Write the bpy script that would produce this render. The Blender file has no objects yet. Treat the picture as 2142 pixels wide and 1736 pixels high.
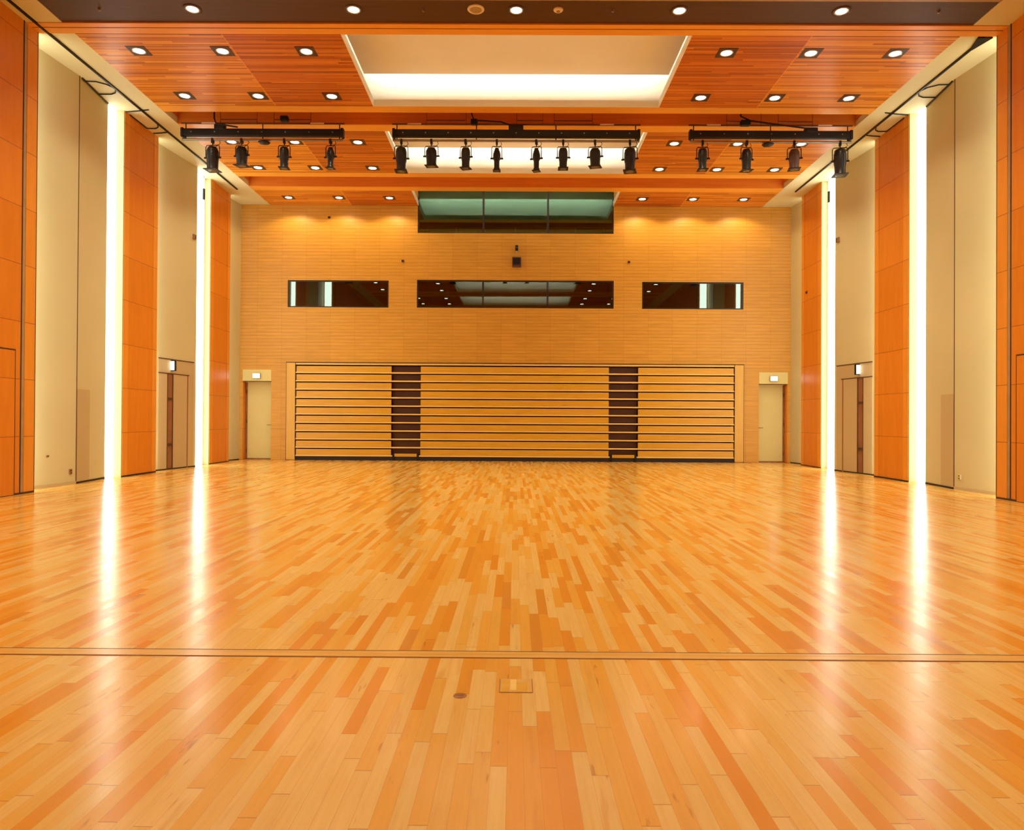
import bpy, math, random
from mathutils import Vector, Matrix
random.seed(7)
C = bpy.context.scene.collection
sc = bpy.context.scene

# ------------------------------------------------------------------ camera, world, exposure
H = 7.32          # ceiling height
D = 20.52         # back wall
YAW, PITCH, ROLL = -0.00448, 0.00609, -0.00589
def unrot(v):
    x, y, z = v
    cp, sp = math.cos(PITCH), math.sin(PITCH)
    y, z = y*cp - z*sp, y*sp + z*cp
    cy, sy = math.cos(YAW), math.sin(YAW)
    return Vector((x*cy + y*sy, -x*sy + y*cy, z))
cr, sr = math.cos(ROLL), math.sin(ROLL)
right = unrot((cr, 0, -sr)); up = unrot((sr, 0, cr)); fwd = unrot((0, 1, 0))
cam = bpy.data.cameras.new('camera'); co = bpy.data.objects.new('camera', cam); C.objects.link(co)
cam.sensor_fit = 'HORIZONTAL'; cam.sensor_width = 36.0; cam.lens = 36.0*1500/2142
cam.clip_start = 0.05; cam.clip_end = 200
m = Matrix((right, up, -fwd)).transposed().to_4x4(); m.translation = Vector((0.019, 0, 1.2))
co.matrix_world = m
sc.camera = co
w = bpy.data.worlds.new('world'); sc.world = w; w.use_nodes = True
w.node_tree.nodes['Background'].inputs[0].default_value = (1.0, 0.75, 0.5, 1)
w.node_tree.nodes['Background'].inputs[1].default_value = 0.05
sc.view_settings.view_transform = 'Standard'; sc.view_settings.look = 'None'
sc.view_settings.exposure = 0.14; sc.view_settings.gamma = 1.0
sc.view_settings.use_curve_mapping = False
sc.cycles.use_denoising = True
sc.cycles.max_bounces = 7; sc.cycles.diffuse_bounces = 4; sc.cycles.glossy_bounces = 3
sc.cycles.use_adaptive_sampling = True; sc.cycles.adaptive_threshold = 0.07; sc.cycles.adaptive_min_samples = 20
sc.cycles.sample_clamp_indirect = 8.0
WARM = (1.0, 0.90, 0.66)
COOL = (0.97, 1.0, 0.88)
SPOT_W = 92.0
STRIP_E = 5.6
COVE_E = 45.0

# ------------------------------------------------------------------ material helpers
class NT:
    def __init__(s, name):
        s.m = bpy.data.materials.new(name); s.m.use_nodes = True
        s.t = s.m.node_tree; s.n = s.t.nodes; s.l = s.t.links
        s.b = s.n['Principled BSDF']
    def put(s, sock, v):
        if hasattr(v, 'is_linked') or isinstance(v, bpy.types.NodeSocket): s.l.new(v, sock)
        elif isinstance(v, (tuple, list)) and len(v) == 3 and sock.type == 'RGBA': sock.default_value = (*v, 1)
        else: sock.default_value = v
    def math(s, op, a, b=0.0, c=0.0):
        n = s.n.new('ShaderNodeMath'); n.operation = op
        s.put(n.inputs[0], a); s.put(n.inputs[1], b); s.put(n.inputs[2], c)
        return n.outputs[0]
    def pos(s):
        g = s.n.new('ShaderNodeNewGeometry'); x = s.n.new('ShaderNodeSeparateXYZ')
        s.l.new(g.outputs['Position'], x.inputs[0]); return x.outputs
    def xyz(s, a, b, c):
        n = s.n.new('ShaderNodeCombineXYZ')
        for i, v in enumerate((a, b, c)): s.put(n.inputs[i], v)
        return n.outputs[0]
    def noise(s, vec, scale=1.0, detail=3.0, rough=0.5):
        n = s.n.new('ShaderNodeTexNoise'); s.l.new(vec, n.inputs['Vector'])
        n.inputs['Scale'].default_value = scale; n.inputs['Detail'].default_value = detail
        n.inputs['Roughness'].default_value = rough
        return n.outputs['Fac']
    def rand(s, a, b=0.0, c=0.0):
        n = s.n.new('ShaderNodeTexWhiteNoise'); n.noise_dimensions = '3D'
        s.l.new(s.xyz(a, b, c), n.inputs['Vector']); return n.outputs['Value']
    def ramp(s, f, stops, interp='LINEAR'):
        n = s.n.new('ShaderNodeValToRGB'); s.put(n.inputs[0], f); e = n.color_ramp.elements
        n.color_ramp.interpolation = interp
        while len(e) < len(stops): e.new(0.5)
        for k, (p, c) in enumerate(stops): e[k].position = p; e[k].color = (*c, 1)
        return n.outputs[0]
    def mix(s, f, a, b, mode='MIX'):
        n = s.n.new('ShaderNodeMix'); n.data_type = 'RGBA'; n.blend_type = mode
        s.put(n.inputs[0], f); s.put(n.inputs[6], a); s.put(n.inputs[7], b)
        return n.outputs[2]
    def line(s, v, period, width, off=0.0):
        """1 inside a groove of the given width every period"""
        a = s.math('ADD', v, off); a = s.math('DIVIDE', a, period); a = s.math('FRACT', a)
        return s.math('LESS_THAN', a, width/period)
    def set(s, col, rough=0.5, spec=0.5, bump=None, bd=0.01, bs=0.4, coat=0.0, metal=0.0):
        s.put(s.b.inputs['Base Color'], col); s.put(s.b.inputs['Roughness'], rough)
        s.b.inputs['Specular IOR Level'].default_value = spec
        s.b.inputs['Metallic'].default_value = metal
        s.b.inputs['Coat Weight'].default_value = coat
        if bump is not None:
            n = s.n.new('ShaderNodeBump'); n.inputs['Distance'].default_value = bd
            n.inputs['Strength'].default_value = bs
            s.l.new(bump, n.inputs['Height']); s.l.new(n.outputs[0], s.b.inputs['Normal'])
        return s.m
def plain(name, col, rough=0.5, metal=0.0, var=0.06, scale=6.0, spec=0.5):
    t = NT(name); tc = t.n.new('ShaderNodeTexCoord')
    nz = t.noise(tc.outputs['Object'], scale, 3)
    c2 = tuple(max(0, c*(1-var*2)) for c in col); c3 = tuple(min(1, c*(1+var)) for c in col)
    return t.set(t.ramp(nz, [(0.3, c2), (0.7, c3)]), rough, spec, metal=metal)
def emit(name, col, strength):
    t = NT(name); t.n.remove(t.b)
    e = t.n.new('ShaderNodeEmission'); e.inputs[0].default_value = (*col, 1); e.inputs[1].default_value = strength
    t.l.new(e.outputs[0], t.n['Material Output'].inputs[0]); return t.m

# ---- floor boards: narrow strips of random length running away from the camera
def m_floor():
    t = NT('floor_boards'); x, y, z = t.pos()
    W = 0.0575
    u = t.math('DIVIDE', t.math('ADD', x, 20.013), W); ci = t.math('FLOOR', u); uf = t.math('FRACT', u)
    # stepped sections either side of the cross seam get different columns
    sect = t.math('GREATER_THAN', y, 3.68)
    L = t.math('MULTIPLY_ADD', t.rand(ci, sect, 3.1), 0.45, 0.38)
    off = t.math('MULTIPLY', t.rand(ci, sect, 9.7), 17.0)
    v = t.math('DIVIDE', t.math('ADD', t.math('ADD', y, 40.0), off), L)
    # merge some neighbouring cells so that lengths vary along one strip too
    vi = t.math('FLOOR', v); vf = t.math('FRACT', v)
    pair = t.math('FLOOR', t.math('DIVIDE', vi, 2.0))
    mg = t.math('GREATER_THAN', t.rand(ci, pair, 5.5), 0.62)
    idx = t.math('MULTIPLY_ADD', t.math('SUBTRACT', pair, vi), mg, vi)
    odd = t.math('SUBTRACT', vi, t.math('MULTIPLY', pair, 2.0))
    r = t.rand(ci, idx, t.math('ADD', mg, sect)); r2 = t.rand(idx, ci, 2.2)
    rt = t.math('MULTIPLY', r, t.math('MULTIPLY_ADD', sect, 0.13, 0.86))
    base = t.ramp(rt, [(0.0, (0.72, 0.475, 0.135)), (0.25, (0.77, 0.52, 0.155)), (0.44, (0.73, 0.435, 0.088)),
                      (0.60, (0.73, 0.385, 0.050)), (0.76, (0.71, 0.30, 0.022)), (0.92, (0.66, 0.235, 0.012)), (1.0, (0.56, 0.24, 0.030))])
    g = t.noise(t.xyz(t.math('MULTIPLY', x, 70.0), t.math('MULTIPLY', y, 2.2), t.math('MULTIPLY', r, 50.0)), 1.0, 4, 0.6)
    g2 = t.noise(t.xyz(t.math('MULTIPLY', x, 16.0), t.math('MULTIPLY', y, 1.6), t.math('MULTIPLY', r2, 90.0)), 1.0, 3, 0.55)
    base = t.mix(t.math('MULTIPLY', t.math('SUBTRACT', g, 0.32), 0.85), base, (0.60, 0.28, 0.045))
    dk = t.ramp(g2, [(0.60, (0, 0, 0)), (0.72, (1, 1, 1))])
    base = t.mix(t.math('MULTIPLY', dk, 0.38), base, (0.54, 0.23, 0.035))
    g3 = t.noise(t.xyz(t.math('MULTIPLY', x, 38.0), t.math('MULTIPLY', y, 5.5), t.math('MULTIPLY', r, 31.0)), 1.0, 2, 0.5)
    st_ = t.ramp(g3, [(0.66, (0, 0, 0)), (0.74, (1, 1, 1))])
    base = t.mix(t.math('MULTIPLY', st_, t.math('MULTIPLY', t.math('GREATER_THAN', r2, 0.72), 0.55)), base, (0.30, 0.11, 0.02))
    g4 = t.noise(t.xyz(t.math('MULTIPLY', x, 6.0), t.math('MULTIPLY', y, 1.1), 0.0), 1.0, 2)
    base = t.mix(t.math('MULTIPLY', t.math('SUBTRACT', g4, 0.45), 0.5), base, (0.66, 0.31, 0.035))
    e1 = t.math('LESS_THAN', uf, 0.022)
    endw = t.math('DIVIDE', 0.0035, L)
    e2 = t.math('LESS_THAN', vf, endw)
    keep = t.math('MULTIPLY', mg, odd)          # merged joint disappears
    e2 = t.math('MULTIPLY', e2, t.math('SUBTRACT', 1.0, keep))
    e = t.math('MAXIMUM', t.math('MULTIPLY', e1, 0.38), t.math('MULTIPLY', e2, 0.7))
    col = t.mix(e, base, (0.26, 0.085, 0.014))
    rough = t.math('MULTIPLY_ADD', t.noise(t.xyz(x, y, 0.0), 2.0, 3), 0.06, 0.14)
    rough = t.math('ADD', rough, t.math('MULTIPLY', r2, 0.05))
    return t.set(col, rough, 0.62, bump=t.math('SUBTRACT', 1.0, e), bd=0.0006, bs=0.25)

def m_panel_wood(name, a, b, jz=0.885, jw=0.010, rough=0.35, vert=None):
    """large veneer panels with dark horizontal joints"""
    t = NT(name); x, y, z = t.pos()
    s = t.math('ADD', x, y)
    pid = t.math('FLOOR', t.math('DIVIDE', z, jz))
    g = t.noise(t.xyz(t.math('MULTIPLY', s, 9.0), t.math('MULTIPLY', pid, 3.0), t.math('MULTIPLY', z, 0.7)), 1.0, 4, 0.6)
    f = t.noise(t.xyz(t.math('MULTIPLY', s, 60.0), 0.0, t.math('MULTIPLY', z, 2.5)), 1.0, 3)
    g = t.math('MULTIPLY_ADD', f, 0.35, t.math('MULTIPLY', g, 0.75))
    g = t.math('ADD', g, t.math('MULTIPLY', t.math('SUBTRACT', t.rand(pid, 1.0, 2.0), 0.5), 0.22))
    col = t.ramp(g, [(0.3, a), (0.75, b)])
    ln = t.line(z, jz, jw)
    if vert: ln = t.math('MAXIMUM', ln, t.math('MULTIPLY', t.line(y, vert, 0.006), 0.6))
    col = t.mix(t.math('MULTIPLY', ln, 0.65), col, (0.10, 0.025, 0.004))
    return t.set(col, rough, 0.4, bump=t.math('SUBTRACT', 1.0, ln), bd=0.003)

def m_back_wall():
    t = NT('grooved_wall_wood'); x, y, z = t.pos()
    up_ = t.math('GREATER_THAN', z, 2.62)
    fine = t.math('MULTIPLY', t.line(z, 0.0962, 0.011), up_)
    big = t.math('MULTIPLY', t.line(z, 0.885, 0.010), t.math('SUBTRACT', 1.0, up_))
    vj = t.math('MULTIPLY', t.line(t.math('ADD', x, 20.0), 0.70, 0.009), 0.55)
    pid = t.math('FLOOR', t.math('DIVIDE', t.math('ADD', x, 20.0), 0.70))
    zid = t.math('FLOOR', t.math('DIVIDE', z, 0.885))
    row = t.math('FLOOR', t.math('DIVIDE', z, 0.0962))
    g = t.noise(t.xyz(t.math('MULTIPLY', x, 1.6), 0.0, t.math('MULTIPLY', z, 22.0)), 1.0, 4, 0.6)
    g = t.math('ADD', g, t.math('MULTIPLY', t.math('SUBTRACT', t.rand(pid, zid, 4.0), 0.5), 0.12))
    g = t.math('ADD', g, t.math('MULTIPLY', t.math('SUBTRACT', t.rand(row, pid, 8.0), 0.5), 0.10))
    col = t.ramp(g, [(0.3, (0.54, 0.275, 0.026)), (0.7, (0.66, 0.345, 0.040))])
    ln = t.math('MAXIMUM', t.math('MULTIPLY', fine, 0.50), t.math('MAXIMUM', t.math('MULTIPLY', big, 0.5), t.math('MULTIPLY', vj, 0.5)))
    col = t.mix(ln, col, (0.22, 0.075, 0.012))
    return t.set(col, 0.42, 0.4, bump=t.math('SUBTRACT', 1.0, ln), bd=0.002)

def m_slats(name, cols, seed):
    t = NT(name); x, y, z = t.pos()
    P = 0.052
    v = t.math('DIVIDE', y, P); i = t.math('FLOOR', v)
    bid = t.math('FLOOR', t.math('MULTIPLY_ADD', t.rand(i, seed, 1.0), 5.0, t.math('DIVIDE', t.math('ADD', x, 30.0), 1.9)))
    r = t.rand(i, bid, seed)
    g = t.noise(t.xyz(t.math('MULTIPLY', x, 0.9), t.math('MULTIPLY', y, 30.0), seed), 1.0, 3)
    r = t.math('ADD', t.math('MULTIPLY', r, 0.65), t.math('MULTIPLY', g, 0.35))
    col = t.ramp(r, [(0.1, cols[0]), (0.5, cols[1]), (0.9, cols[2])])
    ln = t.line(y, P, 0.008)
    wide = t.math('GREATER_THAN', t.rand(i, 7.0, seed), 0.72)
    ln2 = t.math('MULTIPLY', t.line(y, P, 0.019), wide)
    ln = t.math('MAXIMUM', t.math('MULTIPLY', ln, 0.5), t.math('MULTIPLY', ln2, 0.8))
    col = t.mix(ln, col, (0.10, 0.018, 0.003))
    return t.set(col, 0.38, 0.4, bump=t.math('SUBTRACT', 1.0, ln), bd=0.004)

def m_grain(name, a, b, axis='x', rough=0.35):
    t = NT(name); x, y, z = t.pos()
    sx, sy, sz = {'x': (1.2, 28, 28), 'z': (28, 28, 1.2), 'y': (28, 1.2, 28)}[axis]
    g = t.noise(t.xyz(t.math('MULTIPLY', x, sx), t.math('MULTIPLY', y, sy), t.math('MULTIPLY', z, sz)), 1.0, 4, 0.6)
    return t.set(t.ramp(g, [(0.3, a), (0.7, b)]), rough, 0.45)

def m_paint(name, a, b):
    t = NT(name); x, y, z = t.pos()
    g = t.noise(t.xyz(x, y, z), 0.8, 3); f = t.noise(t.xyz(x, y, z), 60.0, 2)
    return t.set(t.ramp(g, [(0.3, a), (0.7, b)]), 0.6, 0.3, bump=f, bd=0.001, bs=0.2)

def m_glass(name, tint, ior=1.9, refl=(0.85, 1.0, 0.94)):
    t = NT(name); t.n.remove(t.b)
    fr = t.n.new('ShaderNodeFresnel'); fr.inputs[0].default_value = ior
    tr = t.n.new('ShaderNodeBsdfTransparent'); tr.inputs[0].default_value = (*tint, 1)
    gl = t.n.new('ShaderNodeBsdfGlossy'); gl.inputs['Roughness'].default_value = 0.015
    nz = t.noise(t.n.new('ShaderNodeTexCoord').outputs['Object'], 0.25, 1)
    bp = t.n.new('ShaderNodeBump'); bp.inputs['Distance'].default_value = 0.02; bp.inputs['Strength'].default_value = 0.25
    t.l.new(nz, bp.inputs['Height']); t.l.new(bp.outputs[0], gl.inputs['Normal'])
    gl.inputs[0].default_value = (*refl, 1)
    mx = t.n.new('ShaderNodeMixShader'); t.l.new(fr.outputs[0], mx.inputs[0])
    t.l.new(tr.outputs[0], mx.inputs[1]); t.l.new(gl.outputs[0], mx.inputs[2])
    t.l.new(mx.outputs[0], t.n['Material Output'].inputs[0]); return t.m

M = {}
M['floor'] = m_floor()
M['wood'] = m_panel_wood('orange_veneer_panels', (0.60, 0.185, 0.010), (0.72, 0.245, 0.016))
M['woodlight'] = m_panel_wood('light_edge_veneer', (0.68, 0.25, 0.022), (0.78, 0.32, 0.034))
M['backwall'] = m_back_wall()
M['slat_out'] = m_slats('slats_orange', [(0.46, 0.125, 0.004), (0.74, 0.26, 0.012), (0.88, 0.42, 0.05)], 1.0)
M['slat_in'] = m_slats('slats_red', [(0.34, 0.065, 0.003), (0.58, 0.145, 0.006), (0.76, 0.26, 0.018)], 2.0)
M['trimwood'] = m_grain('orange_trim_wood', (0.78, 0.32, 0.030), (0.86, 0.40, 0.05), 'x')
M['jamb'] = m_grain('yellow_jamb_wood', (0.64, 0.37, 0.045), (0.72, 0.43, 0.06), 'z')
M['redwood'] = m_grain('red_beam_face', (0.68, 0.20, 0.018), (0.80, 0.26, 0.03), 'x')
M['brown'] = m_grain('brown_ceiling', (0.060, 0.020, 0.005), (0.085, 0.030, 0.008), 'x', 0.5)
M['cream'] = m_paint('cream_wall_paint', (0.54, 0.48, 0.245), (0.59, 0.515, 0.265))
M['ceilcream'] = m_paint('cream_ceiling_paint', (0.66, 0.63, 0.36), (0.70, 0.66, 0.39))
M['white'] = m_paint('white_cove_paint', (0.80, 0.77, 0.66), (0.84, 0.81, 0.70))
M['tan'] = m_paint('tan_door_paint', (0.47, 0.36, 0.17), (0.51, 0.39, 0.19))
M['doorcream'] = m_paint('cream_door_paint', (0.68, 0.60, 0.24), (0.72, 0.64, 0.27))
M['dark'] = plain('dark_recess', (0.015, 0.008, 0.005), 0.7)
M['joint'] = plain('dark_joint', (0.07, 0.025, 0.008), 0.6)
M['brownstile'] = plain('brown_stile', (0.26, 0.10, 0.03), 0.5)
M['black'] = plain('black_metal', (0.007, 0.006, 0.005), 0.5, spec=0.3)
M['lantern'] = plain('lantern_black', (0.012, 0.010, 0.008), 0.36, spec=0.4)
M['brownmetal'] = plain('brown_metal', (0.09, 0.035, 0.022), 0.4)
M['pipe'] = plain('steel_pipe', (0.30, 0.27, 0.22), 0.3, metal=0.8)
M['lensglass'] = plain('lens_glass', (0.10, 0.10, 0.09), 0.1)
M['label'] = plain('pale_label', (0.75, 0.60, 0.50), 0.5)
M['greysteel'] = plain('grey_strip', (0.40, 0.27, 0.12), 0.4)
M['glass'] = m_glass('window_glass', (0.35, 0.45, 0.40), 2.1)
M['glassteal'] = m_glass('teal_window_glass', (0.20, 0.36, 0.30), 2.5, (0.55, 1.0, 0.80))
M['frame'] = plain('dark_window_frame', (0.02, 0.014, 0.010), 0.4)
M['lamp'] = emit('lamp_glow', (1.0, 0.93, 0.80), 14.0)
M['strip'] = emit('light_strip_glow', COOL, STRIP_E)
M['strip_hid'] = emit('side_strip_glow', COOL, 7.0)
M['cove'] = emit('cove_tube_glow', (1.0, 0.97, 0.84), COVE_E)
M['exit'] = emit('exit_sign_glow', (0.90, 1.0, 0.92), 4.5)
M['seatwood'] = m_grain('seat_fascia_wood', (0.60, 0.32, 0.022), (0.72, 0.39, 0.032), 'x', 0.3)
M['nosing'] = m_grain('pale_nosing', (0.80, 0.54, 0.13), (0.86, 0.60, 0.17), 'x', 0.25)
M['ring'] = plain('downlight_frame', (0.05, 0.022, 0.012), 0.45)
M['reflector'] = plain('downlight_reflector', (0.65, 0.55, 0.42), 0.2, metal=0.6)
M['plaster'] = plain('white_plastic', (0.75, 0.62, 0.42), 0.4)
M['seam'] = m_grain('seam_board', (0.62, 0.32, 0.055), (0.72, 0.44, 0.11), 'x', 0.22)
M['plate'] = m_grain('plate_wood', (0.64, 0.36, 0.07), (0.70, 0.43, 0.11), 'y', 0.25)

# ------------------------------------------------------------------ mesh helpers
class MB:
    def __init__(s): s.v = []; s.f = []; s.sm = []
    def poly(s, pts, faces, smooth=False):
        b = len(s.v); s.v += [tuple(p) for p in pts]; s.f += [tuple(b+i for i in f) for f in faces]; s.sm += [smooth]*len(faces)
        return s
    def box(s, x0, x1, y0, y1, z0, z1):
        if x0 > x1: x0, x1 = x1, x0
        if y0 > y1: y0, y1 = y1, y0
        if z0 > z1: z0, z1 = z1, z0
        p = [(x0,y0,z0),(x1,y0,z0),(x1,y1,z0),(x0,y1,z0),(x0,y0,z1),(x1,y0,z1),(x1,y1,z1),(x0,y1,z1)]
        return s.poly(p, [(0,3,2,1),(4,5,6,7),(0,1,5,4),(1,2,6,5),(2,3,7,6),(3,0,4,7)])
    def prism(s, xy, z0, z1):
        """vertical prism on a plan outline"""
        a = sum(xy[i][0]*xy[(i+1)%len(xy)][1]-xy[(i+1)%len(xy)][0]*xy[i][1] for i in range(len(xy)))
        if a < 0: xy = xy[::-1]
        n = len(xy); p = [(x,y,z0) for x,y in xy]+[(x,y,z1) for x,y in xy]
        f = [tuple(range(n-1,-1,-1)), tuple(range(n,2*n))]+[(i,(i+1)%n,n+(i+1)%n,n+i) for i in range(n)]
        return s.poly(p, f)
    def tube(s, pts, r, n=10, caps=True):
        pts = [Vector(p) for p in pts]; rs = r if isinstance(r, (list, tuple)) else [r]*len(pts)
        b = []; prev = None
        for i, p in enumerate(pts):
            d = (pts[min(i+1, len(pts)-1)]-pts[max(i-1, 0)]).normalized()
            if prev is None:
                a = Vector((0,0,1)) if abs(d.z) < .9 else Vector((1,0,0))
                u = d.cross(a).normalized()
            else: u = (prev-d*prev.dot(d)).normalized()
            prev = u; v = d.cross(u)
            b += [p+(u*math.cos(2*math.pi*k/n)+v*math.sin(2*math.pi*k/n))*rs[i] for k in range(n)]
        f = [(i*n+k, i*n+(k+1)%n, (i+1)*n+(k+1)%n, (i+1)*n+k) for i in range(len(pts)-1) for k in range(n)]
        s.poly(b, f, True)
        if caps:
            s.poly(b[:n], [tuple(range(n-1,-1,-1))]); s.poly(b[-n:], [tuple(range(n))])
        return s
    def lathe(s, prof, cx, cy, n=24, cz=0.0):
        """profile [(r,z)] turned about a vertical axis"""
        b = [(cx+r*math.cos(2*math.pi*k/n), cy+r*math.sin(2*math.pi*k/n), cz+z) for r, z in prof for k in range(n)]
        f = [(i*n+k, i*n+(k+1)%n, (i+1)*n+(k+1)%n, (i+1)*n+k) for i in range(len(prof)-1) for k in range(n)]
        return s.poly(b, f, True)
    def xf(s, fn): s.v = [tuple(fn(Vector(p))) for p in s.v]; return s
    def build(s, name, mat, parent=None, bevel=0.0):
        me = bpy.data.meshes.new(name); me.from_pydata(s.v, [], s.f); me.update()
        for p, k in zip(me.polygons, s.sm): p.use_smooth = k
        me.materials.append(M[mat]); o = bpy.data.objects.new(name, me); C.objects.link(o)
        if parent is not None:
            o.parent = parent; o.matrix_parent_inverse = Matrix.Translation(-parent.location)
        if bevel:
            bv = o.modifiers.new('bevel', 'BEVEL'); bv.width = bevel; bv.segments = 2; bv.limit_method = 'ANGLE'
        return o
def part(mb, name, mat, parent, bevel=0.0):
    """mb is in the parent's local coordinates"""
    o = mb.build(name, mat, None, bevel); o.parent = parent; return o
def struct(o): o['kind'] = 'structure'; return o
def tag(o, label, cat, group=None):
    o['label'] = label; o['category'] = cat
    if group: o['group'] = group
    return o
def empty(name, loc):
    o = bpy.data.objects.new(name, None); C.objects.link(o); o.location = loc; o.empty_display_size = 0.1; return o
def copy_tree(o, loc):
    c = o.copy(); C.objects.link(c); c.location = loc
    for ch in o.children:
        d = ch.copy(); C.objects.link(d); d.parent = c
        for g in ch.children:
            e = g.copy(); C.objects.link(e); e.parent = d
    return c

# ------------------------------------------------------------------ floor
YB = -5.0
struct(MB().box(-8.45, 8.45, YB, D+0.3, -0.12, 0).build('floor', 'floor'))
tr = struct(MB().box(-7.62, 7.62, 3.612, 3.70, -0.01, 0.0035).build('trim_1', 'seam'))
part(MB().box(-7.62, 7.62, 3.702, 3.712, -0.01, 0.0028), 'seam_joint', 'joint', tr)
part(MB().box(-7.62, 7.62, 3.604, 3.611, -0.01, 0.0015), 'seam_joint', 'brownstile', tr)

# ------------------------------------------------------------------ back wall with its openings
TW = 8.35
holes = [(-2.81, 2.81, 6.53, 8.12), (-2.82, 2.82, 4.385, 5.185), (-6.53, -3.63, 4.38, 5.16), (3.63, 6.53, 4.38, 5.16),
         (-6.29, 6.29, 0.0, 2.80), (-7.80, -6.98, 0.0, 2.25), (6.98, 7.80, 0.0, 2.25)]
xs = sorted({-8.4, 8.4} | {h[0] for h in holes} | {h[1] for h in holes})
zs = sorted({0.0, TW} | {h[2] for h in holes} | {h[3] for h in holes})
wb = MB()
for k in range(len(zs)-1):
    zc = (zs[k]+zs[k+1])/2; i = 0
    while i < len(xs)-1:
        j = i
        solid = lambda q: not any(h[0] < (xs[q]+xs[q+1])/2 < h[1] and h[2] < zc < h[3] for h in holes)
        if not solid(i): i += 1; continue
        while j < len(xs)-1 and solid(j): j += 1
        wb.box(xs[i], xs[j], D, D+0.28, zs[k], zs[k+1]); i = j
struct(wb.build('wall_back', 'backwall'))
# dark rooms behind the windows and the seat niche
rm = MB()
rm.box(-6.9, 6.9, D+3.0, D+3.1, 3.2, 8.4); rm.box(-7.0, -6.9, D+0.28, D+3.1, 3.2, 8.4); rm.box(6.9, 7.0, D+0.28, D+3.1, 3.2, 8.4)
rm.box(-7, 7, D+0.28, D+3.1, 3.1, 3.2); rm.box(-7, 7, D+0.28, D+3.1, 5.9, 6.0); rm.box(-7, 7, D+0.28, D+3.1, 8.36, 8.46)
rm.box(-6.9, 6.9, D+1.6, D+1.7, 0, 3.1); rm.box(-6.9, -6.8, D+0.28, D+1.6, 0, 3.1); rm.box(6.8, 6.9, D+0.28, D+1.6, 0, 3.1)
struct(rm.build('wall_control_room', 'dark'))

def window(n, x0, x1, z0, z1, glass, mull=()):
    e = struct(empty('window_%d' % n, ((x0+x1)/2, D+0.05, z0))); ox, oz = (x0+x1)/2, z0
    w2 = (x1-x0)/2; h = z1-z0; t = 0.035
    f = MB().box(-w2, w2, -.03, .04, 0, t).box(-w2, w2, -.03, .04, h-t, h).box(-w2, -w2+t, -.03, .04, t, h-t).box(w2-t, w2, -.03, .04, t, h-t)
    part(f, 'window_frame', 'frame', e)
    for mx in mull: part(MB().box(mx-ox-.027, mx-ox+.027, -.035, .045, t, h-t), 'mullion', 'frame', e)
    ed = [-w2+t]+[m_-ox for m_ in mull]+[w2-t]
    for a, b in zip(ed[:-1], ed[1:]): part(MB().poly([(a,0,t),(b,0,t),(b,0,h-t),(a,0,h-t)], [(0,1,2,3)]), 'pane', glass, e)
    return e
w1 = window(1, -2.81, 2.81, 6.53, 8.12, 'glassteal', (-0.925, 0.925))
w2_ = window(2, -2.82, 2.82, 4.385, 5.185, 'glass', (-0.925, 0.925))
window(3, -6.53, -3.63, 4.38, 5.16, 'glass'); window(4, 3.63, 6.53, 4.38, 5.16, 'glass')
# railing standing in the gallery behind the upper window
rl = empty('gallery_railing', (0, D+0.55, 6.0))
tag(rl, 'thin pale metal railing inside the gallery behind the top window', 'railing')
part(MB().tube([(-2.6,0,.84),(2.6,0,.84)], .012, 8), 'handrail', 'pipe', rl)
part(MB().tube([(-2.6,0,.70),(2.6,0,.70)], .008, 8), 'lower_rail', 'pipe', rl)
for px in (-2.6, -1.75, -0.9, 0, 0.9, 1.75, 2.6): part(MB().tube([(px,0,0),(px,0,.84)], .010, 8), 'post', 'pipe', rl)

# ------------------------------------------------------------------ back doors
def back_door(n, s):
    e = struct(empty('door_%d' % n, (s*7.39, D, 0)))
    part(MB().box(-.41, .41, .22, .27, 0.035, 2.25), 'door_leaf', 'doorcream', e, .004)
    part(MB().box(-.41, .41, .20, .275, 0, 0.035), 'threshold', 'brownstile', e)
    part(MB().box(-.41, .41, -.012, .02, 2.255, 2.585), 'header_panel', 'doorcream', e, .004)
    part(MB().box(-.415, .415, -.004, .02, 2.236, 2.255), 'header_joint', 'joint', e)
    jx = s*.40
    part(MB().box(jx-.006, jx+.006, -.002, .21, 0, 2.236), 'jamb', 'wood', e)
    hx = s*.36
    part(MB().box(hx-.012, hx+.012, .19, .222, .02, 2.22), 'edge_seal', 'brownstile', e)
    for z in (.25, 1.1, 1.95): part(MB().tube([(hx,.186,z-.05),(hx,.186,z+.05)], .012, 8), 'hinge', 'joint', e)
    kx = -s*.33
    part(MB().tube([(kx,.22,1.0),(kx,.17,1.0),(kx+s*.10,.17,1.0)], .009, 8), 'door_handle', 'pipe', e)
back_door(1, -1); back_door(2, 1)

def exit_sign(name_label, loc, rot, wd=.22, hh=.15, dp=.05, g=None):
    e = empty('exit_sign', loc); e.rotation_euler = (0, 0, rot)
    part(MB().box(-wd/2, wd/2, -dp, 0, 0, hh), 'housing', 'greysteel', e, .005)
    part(MB().box(-wd/2+.012, wd/2-.012, -dp-.004, -dp, .012, hh-.012), 'lit_face', 'exit', e)
    return tag(e, name_label, 'exit sign')
exit_sign('glowing white exit sign above the cream door at the back left corner', (-7.39, D-.012, 2.33), 0)
exit_sign('glowing white exit sign above the cream door at the back right corner', (7.39, D-.012, 2.33), 0)

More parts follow.
